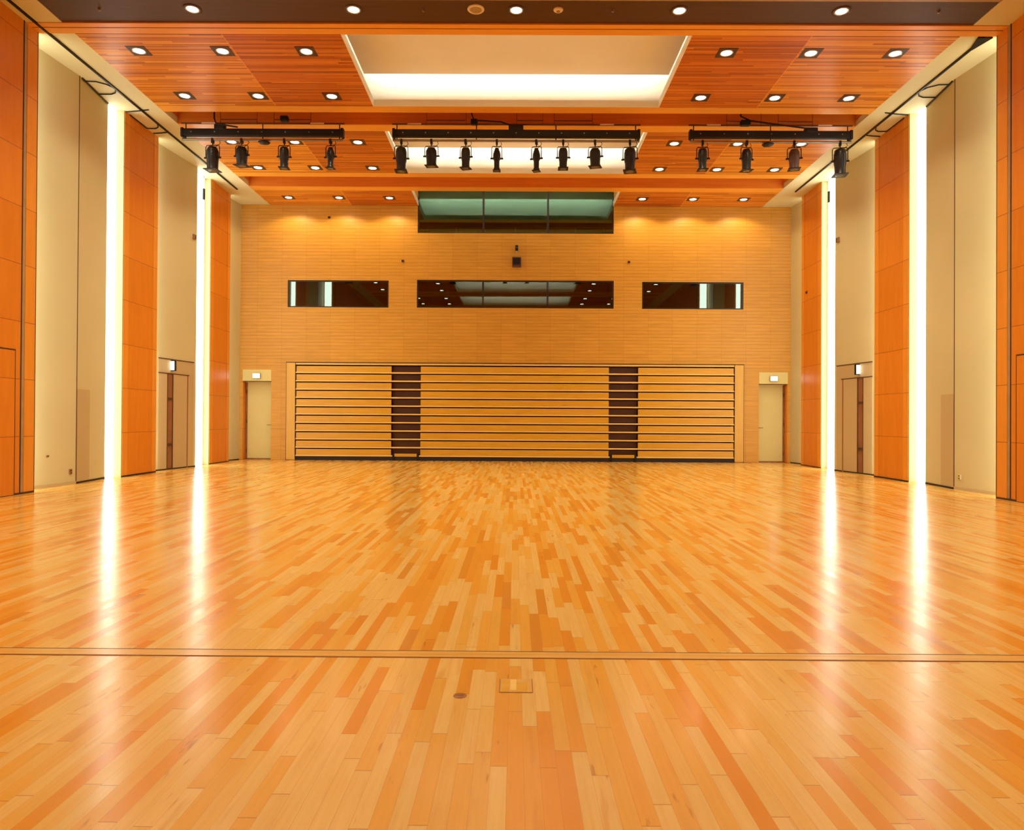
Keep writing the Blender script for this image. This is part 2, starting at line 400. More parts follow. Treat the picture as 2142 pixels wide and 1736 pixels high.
# niche frame round the seating block
for n, s in ((2, -1), (3, 1)):
    t_ = struct(MB().box(s*6.285, s*6.535, D-.03, D+.02, 0.02, 2.785).build('trim_%d' % n, 'jamb', None, .003))
    part(MB().box(s*6.535, s*6.548, D-.022, D+.02, 0, 2.80), 'shadow_gap', 'joint', t_)
    part(MB().box(s*6.272, s*6.286, D-.026, D+.02, 0, 2.80), 'shadow_gap', 'dark', t_)
struct(MB().box(-6.55, 6.55, D-.028, D+.02, 2.787, 2.808).build('trim_4', 'joint'))

# ------------------------------------------------------------------ retractable seating, closed
st = empty('retractable_seating', (0, D-.02, 0))
tag(st, 'closed retractable seating block of stacked orange wooden fascias below the windows', 'seating')
part(MB().box(-6.27, 6.27, .30, .34, 0.0, 2.78), 'backing', 'dark', st)
part(MB().box(-6.27, 6.27, .015, .28, 0.0, .115), 'plinth', 'dark', st)
part(MB().box(-6.27, 6.27, 0, .28, 2.735, 2.782), 'top_board', 'nosing', st, .003)
P = .2375
for k in range(11):
    zb = .118+k*P
    part(MB().box(-6.27, 6.27, -.002, .24, zb-.003, zb+.036), 'deck_nosing', 'nosing', st, .005)
    for a, b in ((-6.255, -3.53), (-2.69, 2.69), (3.53, 6.255)):
        part(MB().box(a, b, .004, .06, zb+.038, zb+P-.036), 'fascia', 'seatwood', st, .006)
    for s in (-1, 1):
        part(MB().box(s*2.70, s*3.52, .16, .27, zb+.05, zb+P-.03), 'step_riser', 'brownmetal', st)
for s in (-1, 1):
    for xx in (2.76, 3.46): part(MB().box(s*xx-.03, s*xx+.03, -.01, .06, 0, .20), 'step_foot', 'black', st)
    part(MB().box(s*2.78, s*3.44, -.006, .05, .125, .20), 'bottom_step', 'seatwood', st)

# small things on the back wall
sp = empty('wall_speaker', (0.035, D, 5.545))
tag(sp, 'small dark square loudspeaker on the back wall above the middle window', 'loudspeaker')
part(MB().box(-.125, .125, -.20, -.03, 0, .265), 'cabinet', 'brownmetal', sp, .01)
part(MB().box(-.10, .10, -.206, -.199, .05, .235), 'grille', 'black', sp, .004)
part(MB().box(-.04, .04, -.04, 0, .06, .20), 'bracket', 'black', sp)
cmr = empty('wall_camera', (0.035, D, 6.0))
tag(cmr, 'tiny black camera on the back wall between speaker and top window', 'camera')
part(MB().box(-.04, .04, -.14, -.02, .02, .16), 'housing', 'black', cmr, .008)
part(MB().tube([(0,-.14,.09),(0,-.155,.09)], .025, 16), 'lens', 'lensglass', cmr)
part(MB().box(-.02, .02, -.03, 0, -.02, .06), 'bracket', 'plaster', cmr)
def sensor(x, z, label):
    e = empty('wall_sensor', (x, D, z)); tag(e, label, 'sensor')
    part(MB().box(-.035, .035, -.03, 0, -.03, .03), 'housing', 'brownmetal', e, .006)
    part(MB().box(-.02, .02, -.04, -.03, -.015, .015), 'eye', 'black', e)
sensor(-3.23, 5.72, 'tiny dark sensor on the back wall left of the loudspeaker')
sensor(3.25, 5.72, 'tiny dark sensor on the back wall right of the loudspeaker')
sensor(-5.35, 6.96, 'tiny dark sensor under the downlights on the back wall, upper left')

# ------------------------------------------------------------------ side walls
def side(s):
    nm = 'left' if s < 0 else 'right'
    Wt = H+.02
    def pr(pts): return [(s*x, y) for x, y in pts]
    wall = struct(empty('wall_'+nm, (s*8.4, 0, 0)))
    def wp(mb, name, mat, bevel=0): return mb.build(name, mat, wall, bevel)
    wp(MB().prism(pr([(8.30,YB),(8.45,YB),(8.45,D),(8.30,D)]), 0, Wt), 'core_wall', 'cream')
    # near part of the hall, wood panelled, with flush door
    wp(MB().prism(pr([(7.60,YB),(8.3,YB),(8.3,10.99),(7.60,10.99)]), 0, Wt), 'wood_panelling', 'wood')
    wp(MB().prism(pr([(7.605,10.99),(8.3,10.99),(8.3,11.09),(7.605,11.09)]), 0, Wt), 'guide_strip', 'greysteel')
    wp(MB().prism(pr([(7.596,11.005),(7.61,11.005),(7.61,11.018),(7.596,11.018)]), 0, Wt), 'guide_groove', 'joint')
    wp(MB().prism(pr([(7.60,11.09),(8.3,11.09),(8.3,11.33),(7.60,11.33)]), 0, Wt), 'portal_column', 'woodlight')
    wp(MB().prism(pr([(7.597,11.325),(7.612,11.325),(7.612,11.338),(7.597,11.338)]), 0, Wt), 'column_edge', 'joint')
    # angled cream panel 1: A-B-C
    wp(MB().prism(pr([(7.985,11.334),(7.835,12.80),(7.97,13.93),(8.29,13.93),(8.29,11.334)]), 0.0, Wt), 'cream_panel', 'cream')
    wp(MB().prism(pr([(7.830,12.793),(7.842,12.793),(7.842,12.808),(7.830,12.808)]), 0, Wt), 'panel_joint', 'joint')
    # pilasters
    for y0, y1 in ((14.25, 15.60), (18.32, 19.58)):
        wp(MB().prism(pr([(7.82,y0+.01),(8.29,y0+.01),(8.29,y1),(7.82,y1)]), 0, Wt), 'pilaster', 'wood')
        a = y0+.01; b = y0+.20; c = y1-.17
        wp(MB().prism(pr([(7.812,a),(7.83,a),(7.83,b),(7.812,b)]), 0, Wt), 'pilaster_edge', 'woodlight')
        wp(MB().prism(pr([(7.812,c),(7.83,c),(7.83,y1+.003),(7.812,y1+.003)]), 0, Wt), 'pilaster_edge', 'woodlight')
        wp(MB().prism(pr([(7.825,y0),(8.29,y0),(8.29,y0+.01),(7.825,y0+.01)]), 0, Wt), 'slot_reveal', 'cream')
    # angled cream panel 2 (carries the double door), panel 3 by the back wall
    wp(MB().prism(pr([(8.035,15.60),(7.785,17.47),(8.29,17.47),(8.29,15.60)]), 0, Wt), 'cream_panel', 'cream')
    wp(MB().prism(pr([(8.01,19.58),(7.88,D),(8.29,D),(8.29,19.58)]), 0, Wt), 'cream_panel', 'cream')
    # base line
    bb = struct(empty('baseboard_'+nm, (s*7.9, 0, 0)))
    def seg(p, q, h, mat, t=.006):
        (x0,y0),(x1,y1) = p, q
        MB().prism(pr([(x0-t,y0),(x1-t,y1),(x1+.01,y1),(x0+.01,y0)]), 0, h).build('base_strip', mat, bb)
    seg((7.985,11.34),(7.835,12.79), .055, 'tan', .012); seg((7.835,12.80),(7.97,13.93), .035, 'dark')
    seg((7.812,14.26),(7.812,15.60), .030, 'dark'); seg((8.03,15.61),(7.785,17.47), .030, 'dark')
    seg((7.812,18.33),(7.812,19.58), .025, 'joint'); seg((8.01,19.59),(7.88,20.5), .03, 'dark')
    seg((7.60,YB),(7.60,11.33), .03, 'joint', .004)
    # flush wooden door in the near wall
    d = struct(empty('door_%d' % (3 if s < 0 else 4), (s*7.6, 10.4, 0)))
    MB().box(s*7.588, s*7.61, 9.86, 10.86, .01, 2.20).build('door_leaf', 'wood', d, .002)
    MB().box(s*7.594, s*7.61, 9.84, 10.885, 0, 2.225).build('door_gap', 'joint', d)
    # double door in panel 2
    F, G = Vector((8.035, 15.60)), Vector((7.785, 17.47)); u = (G-F).normalized(); nn = Vector((-u.y, u.x))
    if nn.x > 0: nn = -nn
    def ob(a, b, d0, d1, z0, z1):
        pts = [F+u*a+nn*d0, F+u*b+nn*d0, F+u*b+nn*d1, F+u*a+nn*d1]
        return MB().prism(pr([(p.x, p.y) for p in pts]), z0, z1)
    dd = struct(empty('door_%d' % (5 if s < 0 else 6), (s*7.87, 16.5, 0)))
    ob(.42, 1.80, -.02, .004, 2.21, 2.53).build('header_panel', 'tan', dd)
    ob(.42, 1.80, -.02, .012, 2.525, 2.545).build('header_joint', 'joint', dd)
    ob(.42, 1.60, -.02, .012, 2.195, 2.215).build('header_joint', 'joint', dd)
    ob(.42, .74, -.02, .006, .03, 2.195).build('door_leaf', 'tan', dd)
    ob(.98, 1.52, -.02, .006, .03, 2.195).build('door_leaf', 'tan', dd)
    ob(1.56, 1.79, -.02, .005, .03, 2.21).build('door_frame', 'tan', dd)
    ob(.74, .98, -.02, .002, .0, 2.195).build('meeting_stile', 'brownstile', dd)
    ob(.74, .765, -.02, .010, .0, 2.195).build('stile_edge', 'joint', dd)
    ob(.94, .965, -.02, .012, .0, 2.195).build('stile_edge', 'joint', dd)
    ob(1.52, 1.56, -.02, .008, .0, 2.195).build('frame_gap', 'brownstile', dd)
    for z in (.55, 1.60): ob(.78, .93, -.01, .025, z, z+.05).build('hinge', 'joint', dd)
    # exit sign sticking out over the double door
    p = F+u*.90; sg = empty('exit_sign', (s*(p.x-.02), p.y, 2.27))
    part(MB().box(-.085, .085, -.03, .03, 0, .24), 'housing', 'black', sg, .004)
    part(MB().box(-.062, .062, -.036, -.030, .02, .22), 'lit_face', 'exit', sg)
    part(MB().box(min(0, s*.10), max(0, s*.10), -.012, .012, .10, .13), 'bracket', 'black', sg)
    tag(sg, 'small lit exit sign jutting out above the double door in the %s wall' % nm, 'exit sign')
    # low access panel
    B_, C_ = Vector((7.835, 12.80)), Vector((7.97, 13.93)); u2 = (C_-B_).normalized(); n2 = Vector((-u2.y, u2.x))
    if n2.x > 0: n2 = -n2
    q = [B_+u2*.02+n2*.004, B_+u2*.50+n2*.004, B_+u2*.50-n2*.01, B_+u2*.02-n2*.01]
    ap = struct(MB().prism(pr([(v.x, v.y) for v in q]), .04, 1.70).build('door_%d' % (7 if s < 0 else 8), 'tan'))
    if s > 0:
        struct(MB().prism(pr([(7.985,19.75),(7.921,20.30),(7.96,20.30),(8.03,19.75)]), .06, 1.62).build('door_9', 'tan'))
    # sockets low on panel 1
    ao = empty('wall_outlet', (s*7.845, 12.66, .23))
    part(MB().box(-.012, .012, -.035, .035, -.045, .045), 'cover_plate', 'brownstile' if s < 0 else 'cream', ao, .003)
    for z in (-.022, .022): part(MB().box(-.018, .018, -.014, .014, z-.008, z+.008), 'socket', 'joint', ao)
    tag(ao, 'small wall outlet low on the cream panel of the %s wall' % nm, 'outlet')
    # little black box high on panel 2
    sc_ = empty('wall_monitor_camera', (s*7.80, 17.33, 5.58))
    part(MB().box(-.03, .03, -.05, .05, -.06, .06), 'housing', 'brownstile', sc_, .006)
    part(MB().box(-.035, .035, .02, .06, -.055, .055), 'hood', 'black', sc_, .006)
    tag(sc_, 'small dark box mounted high beside the far light strip, %s wall' % nm, 'sensor')
    # vertical light strips in their slots
    for (xa, ya, xb, yb, wh) in ((8.00, 13.95, 7.975, 14.24, 'nearer'), (7.95, 17.49, 7.95, 18.24, 'farther')):
        ls = empty('wall_light_strip', (s*7.95, (ya+yb)/2, 0))
        MB().prism(pr([(xa,ya),(xb,yb),(xb+.03,yb),(xa+.03,ya)]), .01, H-.02).build('diffuser', 'strip', ls)
        MB().prism(pr([(xa+.035,ya),(xb+.035,yb),(8.28,yb),(8.28,ya)]), 0, H-.01).build('housing', 'white', ls)
        tag(ls, 'tall glowing white light strip in the %s wall, the %s of its two' % (nm, wh), 'light strip')
    fx = empty('slot_fixture', (s*7.86, 18.0, 6.85))
    part(MB().box(-.02, .02, -.03, .03, -.16, .12), 'body', 'black', fx, .006)
    part(MB().tube([(0,0,.12),(0,0,.45)], .006, 8), 'rod', 'black', fx)
    tag(fx, 'narrow black fitting at the top of the farther light strip, %s wall' % nm, 'fixture')
    # strips hidden behind the portal column and pilasters, washing the cream panels
    for (x0, x1, y, wh) in ((7.66, 7.94, 11.36, 'portal column'), (7.85, 8.00, 15.63, 'middle pilaster'), (7.90, 7.97, 19.61, 'farthest pilaster')):
        hs = empty('hidden_light_strip', (s*7.8, y, 0))
        MB().box(s*x0, s*x1, y-.018, y, .05, H-.03).build('diffuser', 'strip_hid', hs)
        MB().box(s*x0, s*x1, y-.026, y-.019, .04, H-.02).build('housing', 'white', hs)
        tag(hs, 'upright light strip tucked behind the %s on the %s' % (wh, nm), 'light strip')
side(-1); side(1)
lo = empty('wall_button', (-7.905, 12.12, .53))
part(MB().box(-.010, .012, -.03, .03, -.015, .015), 'cover_plate', 'brownstile', lo, .003)
part(MB().box(.012, .018, -.01, .01, -.008, .008), 'button', 'joint', lo)
tag(lo, 'tiny dark button on the left cream panel above the outlet', 'switch')
pd = empty('pilaster_sensor', (7.812, 19.24, 4.65))
part(MB().box(-.02, 0, -.04, .04, -.035, .035), 'housing', 'brownmetal', pd, .005)
part(MB().box(-.03, -.02, -.015, .015, -.012, .012), 'eye', 'black', pd)
tag(pd, 'tiny dark sensor halfway up the far right wooden pilaster', 'sensor')
struct(MB().box(-8.4, 8.4, YB-.2, YB, 0, H+1.2).build('wall_rear', 'wood'))

# ------------------------------------------------------------------ ceiling
ce = struct(empty('ceiling', (0, 0, H)))
def cp(mb, name, mat, bevel=0): return mb.build(name, mat, ce, bevel)
for s in (-1, 1): cp(MB().box(s*7.05, s*8.45, YB, D, H, H+.14), 'side_band', 'ceilcream')
cp(MB().box(-7.05, 7.05, 10.43, 11.055, H+.01, H+.14), 'brown_panel', 'brown')
cp(MB().box(-7.97, 7.97, 11.06, 11.175, H-.012, H+.14), 'portal_beam', 'trimwood')
cp(MB().box(-7.97, 7.97, 11.175, 11.197, H-.004, H+.14), 'beam_groove', 'joint')
cp(MB().box(-7.97, 7.97, 11.197, 11.36, H-.012, H+.14), 'portal_beam', 'trimwood')
cp(MB().box(-7.05, 7.05, 10.33, 10.43, H-.006, H+.14), 'edge_trim', 'greysteel')
def bay(y0, y1, c0, c1, last=False, near_trim=True):
    """slatted bay y0..y1 with a light cove opening c0..c1 in the middle"""
    XI, XM, XO = 2.80, 4.70, 7.05
    z0, z1 = H, H+.13
    for s in (-1, 1):
        cp(MB().box(s*XI, s*XM, c0, c1, z0, z1), 'slat_panel', 'slat_in')
        cp(MB().box(s*(XM+.012), s*XO, c0, c1, z0, z1), 'slat_panel', 'slat_out')
        cp(MB().box(s*XM, s*(XM+.012), c0, c1, z0-.001, z1), 'panel_joint', 'trimwood')
        cp(MB().box(s*(XI-.014), s*XI, c0, c1, z0-.001, z1), 'cove_lip', 'white')
        cp(MB().box(s*3.12, s*3.16, c0-.29, c1+(.26 if not last else 0), z1, H+1.05), 'cove_side', 'white')
    if near_trim: cp(MB().box(-XO, XO, y0, c0-.014, z0-.004, z1), 'bay_trim', 'trimwood')
    cp(MB().box(-XI, XI, c0-.014, c0, z0-.001, z1), 'cove_lip', 'white')
    n0 = c0-.27
    cp(MB().box(-3.12, 3.12, n0-.03, n0, z1, H+1.05), 'cove_wall', 'white')
    ye = c1 if last else c1+.24
    if not last:
        cp(MB().box(-XO, XO, c1+.014, y1, z0-.004, z1), 'bay_trim', 'trimwood')
        cp(MB().box(-XI, XI, c1, c1+.014, z0-.001, z1), 'cove_lip', 'white')
        cp(MB().box(-3.12, 3.12, ye, ye+.03, z1, H+1.05), 'cove_wall', 'white')
    cp(MB().box(-3.12, 3.12, n0, ye, H+1.0, H+1.05), 'cove_top', 'white')
    pf = c1-.02 if not last else c1-.30
    cp(MB().box(-2.98, 2.98, c0+.02, pf, H+.62, H+.68), 'cove_panel', 'white')
    tubes = [(n0+.37, 'near side')]+([(ye-.37, 'far side')] if not last else [])
    return tubes
BAYS = [(11.36, 14.28, 11.39, 13.99, False, False, 'nearest visible'), (14.89, 18.10, 15.23, 17.79, False, True, 'middle'),
        (18.89, 20.52, 19.21, 20.52, True, True, 'farthest'),
        (6.35, 10.33, 6.80, 9.45, False, True, 'unseen overhead'), (2.35, 5.95, 2.85, 5.50, False, True, 'unseen rear')]
for (y0, y1, c0, c1, last, nt, wh) in BAYS:
    for ty, sd in bay(y0, y1, c0, c1, last, nt):
        e = empty('cove_light', (0, ty, H+.86))
        part(MB().box(-2.95, 2.95, -.03, .03, .035, .065), 'batten', 'white', e)
        part(MB().tube([(-2.9,0,0),(2.9,0,0)], .02, 8), 'tube', 'cove', e)
        for q in (-2.9, 0, 2.9): part(MB().box(q-.015, q+.015, -.02, .02, 0, .04), 'lamp_holder', 'white', e)
        tag(e, 'white light tube in the %s ceiling cove, %s' % (wh, sd), 'cove light')
# gaps between the bays
for a, b in ((14.28, 14.89), (18.10, 18.89), (5.95, 6.35), (9.9, 10.0)):
    if b-a > .2:
        cp(MB().box(-7.05, 7.05, a-.012, a+.002, H+.131, H+.60), 'gap_face', 'redwood')
        cp(MB().box(-7.05, 7.05, b-.014, b-.002, H+.004, H+.60), 'gap_face', 'redwood')
        cp(MB().box(-7.05, 7.05, a, b, H+.60, H+.64), 'gap_top', 'redwood')
for s in (-1, 1):
    cp(MB().box(s*7.05, s*7.06, 14.25, 18.92, H+.13, H+.6), 'gap_end', 'redwood')
cp(MB().box(-7.05, 7.05, YB, 2.35, H, H+.13), 'slat_panel', 'slat_out')

# ------------------------------------------------------------------ downlights
def downlight_proto(square, loc):
    e = empty('downlight', loc)
    if square:
        a, b, z = .155, .112, -.007
        pts = [(-a,-a),(a,-a),(a,a),(-a,a)]; n = 32
        ring = [(b*math.cos(2*math.pi*k/n), b*math.sin(2*math.pi*k/n)) for k in range(n)]
        def outer(k):
            t = 2*math.pi*k/n; c, s_ = math.cos(t), math.sin(t); q = a/max(abs(c), abs(s_)); return (c*q, s_*q)
        v = [(*outer(k), z) for k in range(n)]+[(x, y, z) for x, y in ring]+[(*outer(k), 0) for k in range(n)]
        f = [(k, n+k, n+(k+1)%n, (k+1)%n) for k in range(n)]+[(k, (k+1)%n, 2*n+(k+1)%n, 2*n+k) for k in range(n)]
        mb = MB(); mb.poly(v, f); part(mb, 'frame', 'ring', e)
        R = .105
    else:
        part(MB().lathe([(.135, 0), (.135,-.008), (.105,-.010), (.105, -.002)], 0, 0, 28), 'frame', 'ring', e); R = .10
    part(MB().lathe([(R+.004, -.006), (R+.004,-.012), (R-.010,-.012), (R-.016, -.005)], 0, 0, 28), 'reflector', 'reflector', e)
    k = 28; part(MB().poly([((R-.018)*math.cos(2*math.pi*i/k), (R-.018)*math.sin(2*math.pi*i/k), -.0065) for i in range(k)], [tuple(range(k-1,-1,-1))]), 'lamp', 'lamp', e)
    return e
def spot(x, y, wt, size, blend, colour=WARM):
    l = bpy.data.lights.new('downlight_beam', 'SPOT'); l.energy = wt; l.color = colour
    l.spot_size = math.radians(size); l.spot_blend = blend; l.shadow_soft_size = .07
    o = bpy.data.objects.new('downlight_beam', l); C.objects.link(o); o.location = (x, y, H-.03); return o
rows = [(11.91, 'front row of the nearest slatted bay'), (13.57, 'back row of the nearest slatted bay'),
        (15.83, 'front row of the middle slatted bay'), (17.46, 'back row of the middle slatted bay'),
        (19.82, 'last row by the back wall')]
cols = [(-6.30, 'far left'), (-4.90, 'second from left'), (-3.50, 'third from left'), (3.50, 'third from right'), (4.90, 'second from right'), (6.30, 'far right')]
sq = None; rd = None
for y, rn in rows:
    for x, cn in cols:
        o = downlight_proto(True, (x, y, H)) if sq is None else copy_tree(sq, (x, y, H))
        sq = sq or o
        tag(o, 'square framed downlight, %s in the %s' % (cn, rn), 'downlight', 'downlights in the slatted ceiling')
        if y > 19: spot(x, y, SPOT_W*.75, 144, .30, (1.0, 0.74, 0.40))
        else: spot(x, y, SPOT_W, 122, .6)
for x, cn in ((-4.86, 'leftmost'), (-2.44, 'second from left'), (0.0, 'middle one'), (2.44, 'second from right'), (4.86, 'rightmost')):
    o = downlight_proto(False, (x, 10.70, H+.01)) if rd is None else copy_tree(rd, (x, 10.70, H+.01))
    rd = rd or o
    tag(o, 'round bright downlight in the dark brown ceiling strip, %s of five' % cn, 'downlight', 'round downlights in the brown strip')
    spot(x, 10.70, SPOT_W*1.2, 122, .6)
for y in (7.2, 8.9, 3.3, 5.0, 1.0, -1.5):  # unseen rows continuing the pattern, added to light the near floor
    for x in (-6.3, -4.9, -3.5, 3.5, 4.9, 6.3):
        o = copy_tree(sq, (x, y, H))
        tag(o, 'added unseen square framed downlight above and behind the camera', 'downlight', 'added downlights outside the view')
        spot(x, y, SPOT_W*.95, 122, .6)

# round ceiling speaker, detector, sprinklers
cs = empty('ceiling_speaker', (-.605, 10.68, H+.01))
part(MB().lathe([(.0,-.012),(.085,-.012),(.088,-.010)], 0, 0, 32), 'grille', 'greysteel', cs)
part(MB().lathe([(.088,-.008),(.092,-.018),(.115,-.018),(.128,-.006),(.128,0)], 0, 0, 32), 'rim', 'plaster', cs)
tag(cs, 'round cream ceiling speaker in the dark brown ceiling strip', 'ceiling speaker')
sd = empty('smoke_detector', (.627, 10.68, H+.01))
part(MB().lathe([(.072,0),(.072,-.015),(.055,-.030),(0,-.032)], 0, 0, 28), 'base', 'plaster', sd)
part(MB().lathe([(.030,-.030),(.028,-.042),(0,-.044)], 0, 0, 20), 'sensor_head', 'greysteel', sd)
tag(sd, 'small round pale smoke detector in the dark brown ceiling strip', 'smoke detector')
for x, wh in ((-6.25, 'far left end'), (-1.39, 'left of the ceiling speaker'), (1.44, 'right of the smoke detector'), (6.3, 'far right end')):
    e = empty('sprinkler', (x, 10.69, H+.01)); zz = .006
    part(MB().lathe([(.028,0),(.026,-.006),(.010,-.008),(.008,-.03)], 0, 0, 16), 'body', 'brownmetal', e)
    part(MB().lathe([(0,-.03),(.018,-.031),(.018,-.034),(0,-.035)], 0, 0, 16), 'deflector', 'pipe', e)
    tag(e, 'tiny sprinkler head in the brown ceiling strip, %s' % wh, 'sprinkler', 'sprinklers in the brown strip')

# ------------------------------------------------------------------ curtain rails along the side bands
def rail(s):
    nm = 'left' if s < 0 else 'right'
    y0 = 9.4 if s < 0 else 11.36
    e = empty('curtain_rail', (s*7.45, 15, H))
    MB().box(s*7.433, s*7.467, y0, 19.1, H-.028, H).build('main_rail', 'black', e)
    def br(pts, n='branch_rail', r=.011):
        MB().tube([(s*x, y, H-.014) for x, y in pts], r, 8).build(n, 'black', e)
    br([(7.82,12.86),(7.955,13.90)], 'stacking_rail', .013)
    br([(7.835,12.98),(7.66,12.99),(7.52,13.10),(7.46,13.25)])
    br([(7.90,13.50),(7.66,13.50),(7.55,13.44),(7.46,13.30)])
    br([(7.95,14.30),(7.55,14.24),(7.30,14.18)])
    br([(7.80,14.42),(7.80,15.10)], 'stacking_rail', .010)
    br([(7.79,15.10),(7.62,15.10),(7.53,15.02),(7.46,14.85)])
    br([(7.80,15.36),(7.62,15.34),(7.46,15.30)])
    if s > 0: MB().prism([(7.33,11.37),(7.56,11.37),(7.47,11.75),(7.44,11.75)], H-.03, H).build('end_bracket', 'black', e)
    tag(e, 'thin black curtain rail with looping branches along the %s cream ceiling band' % nm, 'curtain rail')
rail(-1); rail(1)

# ------------------------------------------------------------------ lighting bars with their lanterns
YL = 14.57
def light_bar(x0, x1, label, frames, labels_at, lumps):
    cx = (x0+x1)/2; L = (x1-x0)/2
    e = empty('lighting_bar', (cx, YL, 6.87)); tag(e, label, 'lighting bar')
    part(MB().box(-L, L, -.06, .06, .065, .215), 'cable_duct', 'black', e, .02)
    for s in (-1, 1): part(MB().box(s*(L-.05), s*(L+.01), -.068, .068, .045, .232), 'end_cap', 'black', e, .015)
    part(MB().tube([(-L,0,0),(L,0,0)], .024, 12), 'lower_pipe', 'pipe', e)
    part(MB().tube([(-L-.02,0,.335),(L+.02,0,.335)], .016, 10), 'upper_pipe', 'brownmetal', e)
    nh = 3 if L < 2 else 4
    for i in range(nh):
        hx = -L+.08+(2*L-.16)*i/(nh-1)
        part(MB().tube([(hx,0,-.02),(hx,0,.345)], .011, 8), 'hanger', 'black', e)
    for a, b in frames:
        part(MB().tube([(a-cx,.05,.335),(a-cx,.05,.435),(b-cx,.05,.435),(b-cx,.05,.335)], .010, 6), 'hanger_frame', 'brownmetal', e)
        for q in (a, b): part(MB().tube([(q-cx,.05,.43),(q-cx,.05,1.04)], .004, 6), 'suspension_wire', 'black', e)
    for a in labels_at: part(MB().box(a-cx-.14, a-cx+.14, -.021, -.016, .322, .348), 'pale_label', 'label', e)
    ns = int(2*L/.42)
    for i in range(ns):
        q = -L+.21+i*(2*L-.42)/(ns-1)
        part(MB().tube([(q,-.060,.14),(q,-.066,.14)], .012, 10), 'socket', 'pipe', e)
    for a, z, w_ in lumps: part(MB().box(a-cx-w_/2, a-cx+w_/2, -.07, .05, z-6.87-.05, z-6.87+.06), 'junction_box', 'black', e, .02)
    return e
light_bar(-6.815, -3.515, 'left lighting bar hung under the ceiling gap, carrying four lanterns', [(-6.05,-5.3),(-4.95,-4.2)], [-6.27,-4.05], [(-4.72,7.29,.16),(-6.03,7.11,.22)])
light_bar(-2.505, 2.515, 'middle lighting bar before the bright cove, carrying eight lanterns', [(-1.83,-1.02),(.02,.55),(.78,1.56)], [-2.07,1.85], [(-.85,7.24,.14),(0.0,7.12,.30)])
light_bar(3.533, 6.82, 'right lighting bar hung under the ceiling gap, carrying four lanterns', [(4.3,5.0),(5.35,6.05)], [4.02,6.28], [(4.66,7.24,.20),(5.99,7.09,.26)])
def cable(pts, label):
    o = MB().tube(pts, .016, 8).build('power_cable', 'black'); tag(o, label, 'cable'); return o
cable([(-.90,YL,7.85),(-.90,YL-.02,7.40),(-.85,YL-.04,7.27),(-.6,YL-.05,7.255),(-.3,YL-.05,7.235),(-.12,YL-.06,7.17),(-.03,YL-.06,7.12)], 'black power cable dropping from the ceiling onto the middle lighting bar')
cable([(-6.15,YL,7.85),(-6.15,YL-.02,7.30),(-6.10,YL-.05,7.18),(-5.9,YL-.07,7.14),(-5.65,YL-.07,7.10)], 'black power cable dropping onto the left lighting bar')
cable([(4.55,YL,7.85),(4.57,YL-.02,7.38),(4.75,YL-.05,7.28),(5.3,YL-.06,7.20),(5.9,YL-.07,7.12)], 'black power cable dropping onto the right lighting bar')
for x, wh in ((-5.133, 'left'), (5.124, 'right')):
    e = empty('hanging_disc', (x, YL, 6.82)); 
    part(MB().lathe([(0,.03),(.06,.03),(.12,0),(.10,-.02),(0,-.03)], 0, 0, 24), 'disc', 'black', e)
    part(MB().tube([(0,0,.02),(0,0,.06)], .01, 8), 'stem', 'black', e)
    tag(e, 'small flat black disc under the middle of the %s lighting bar' % wh, 'fixture')

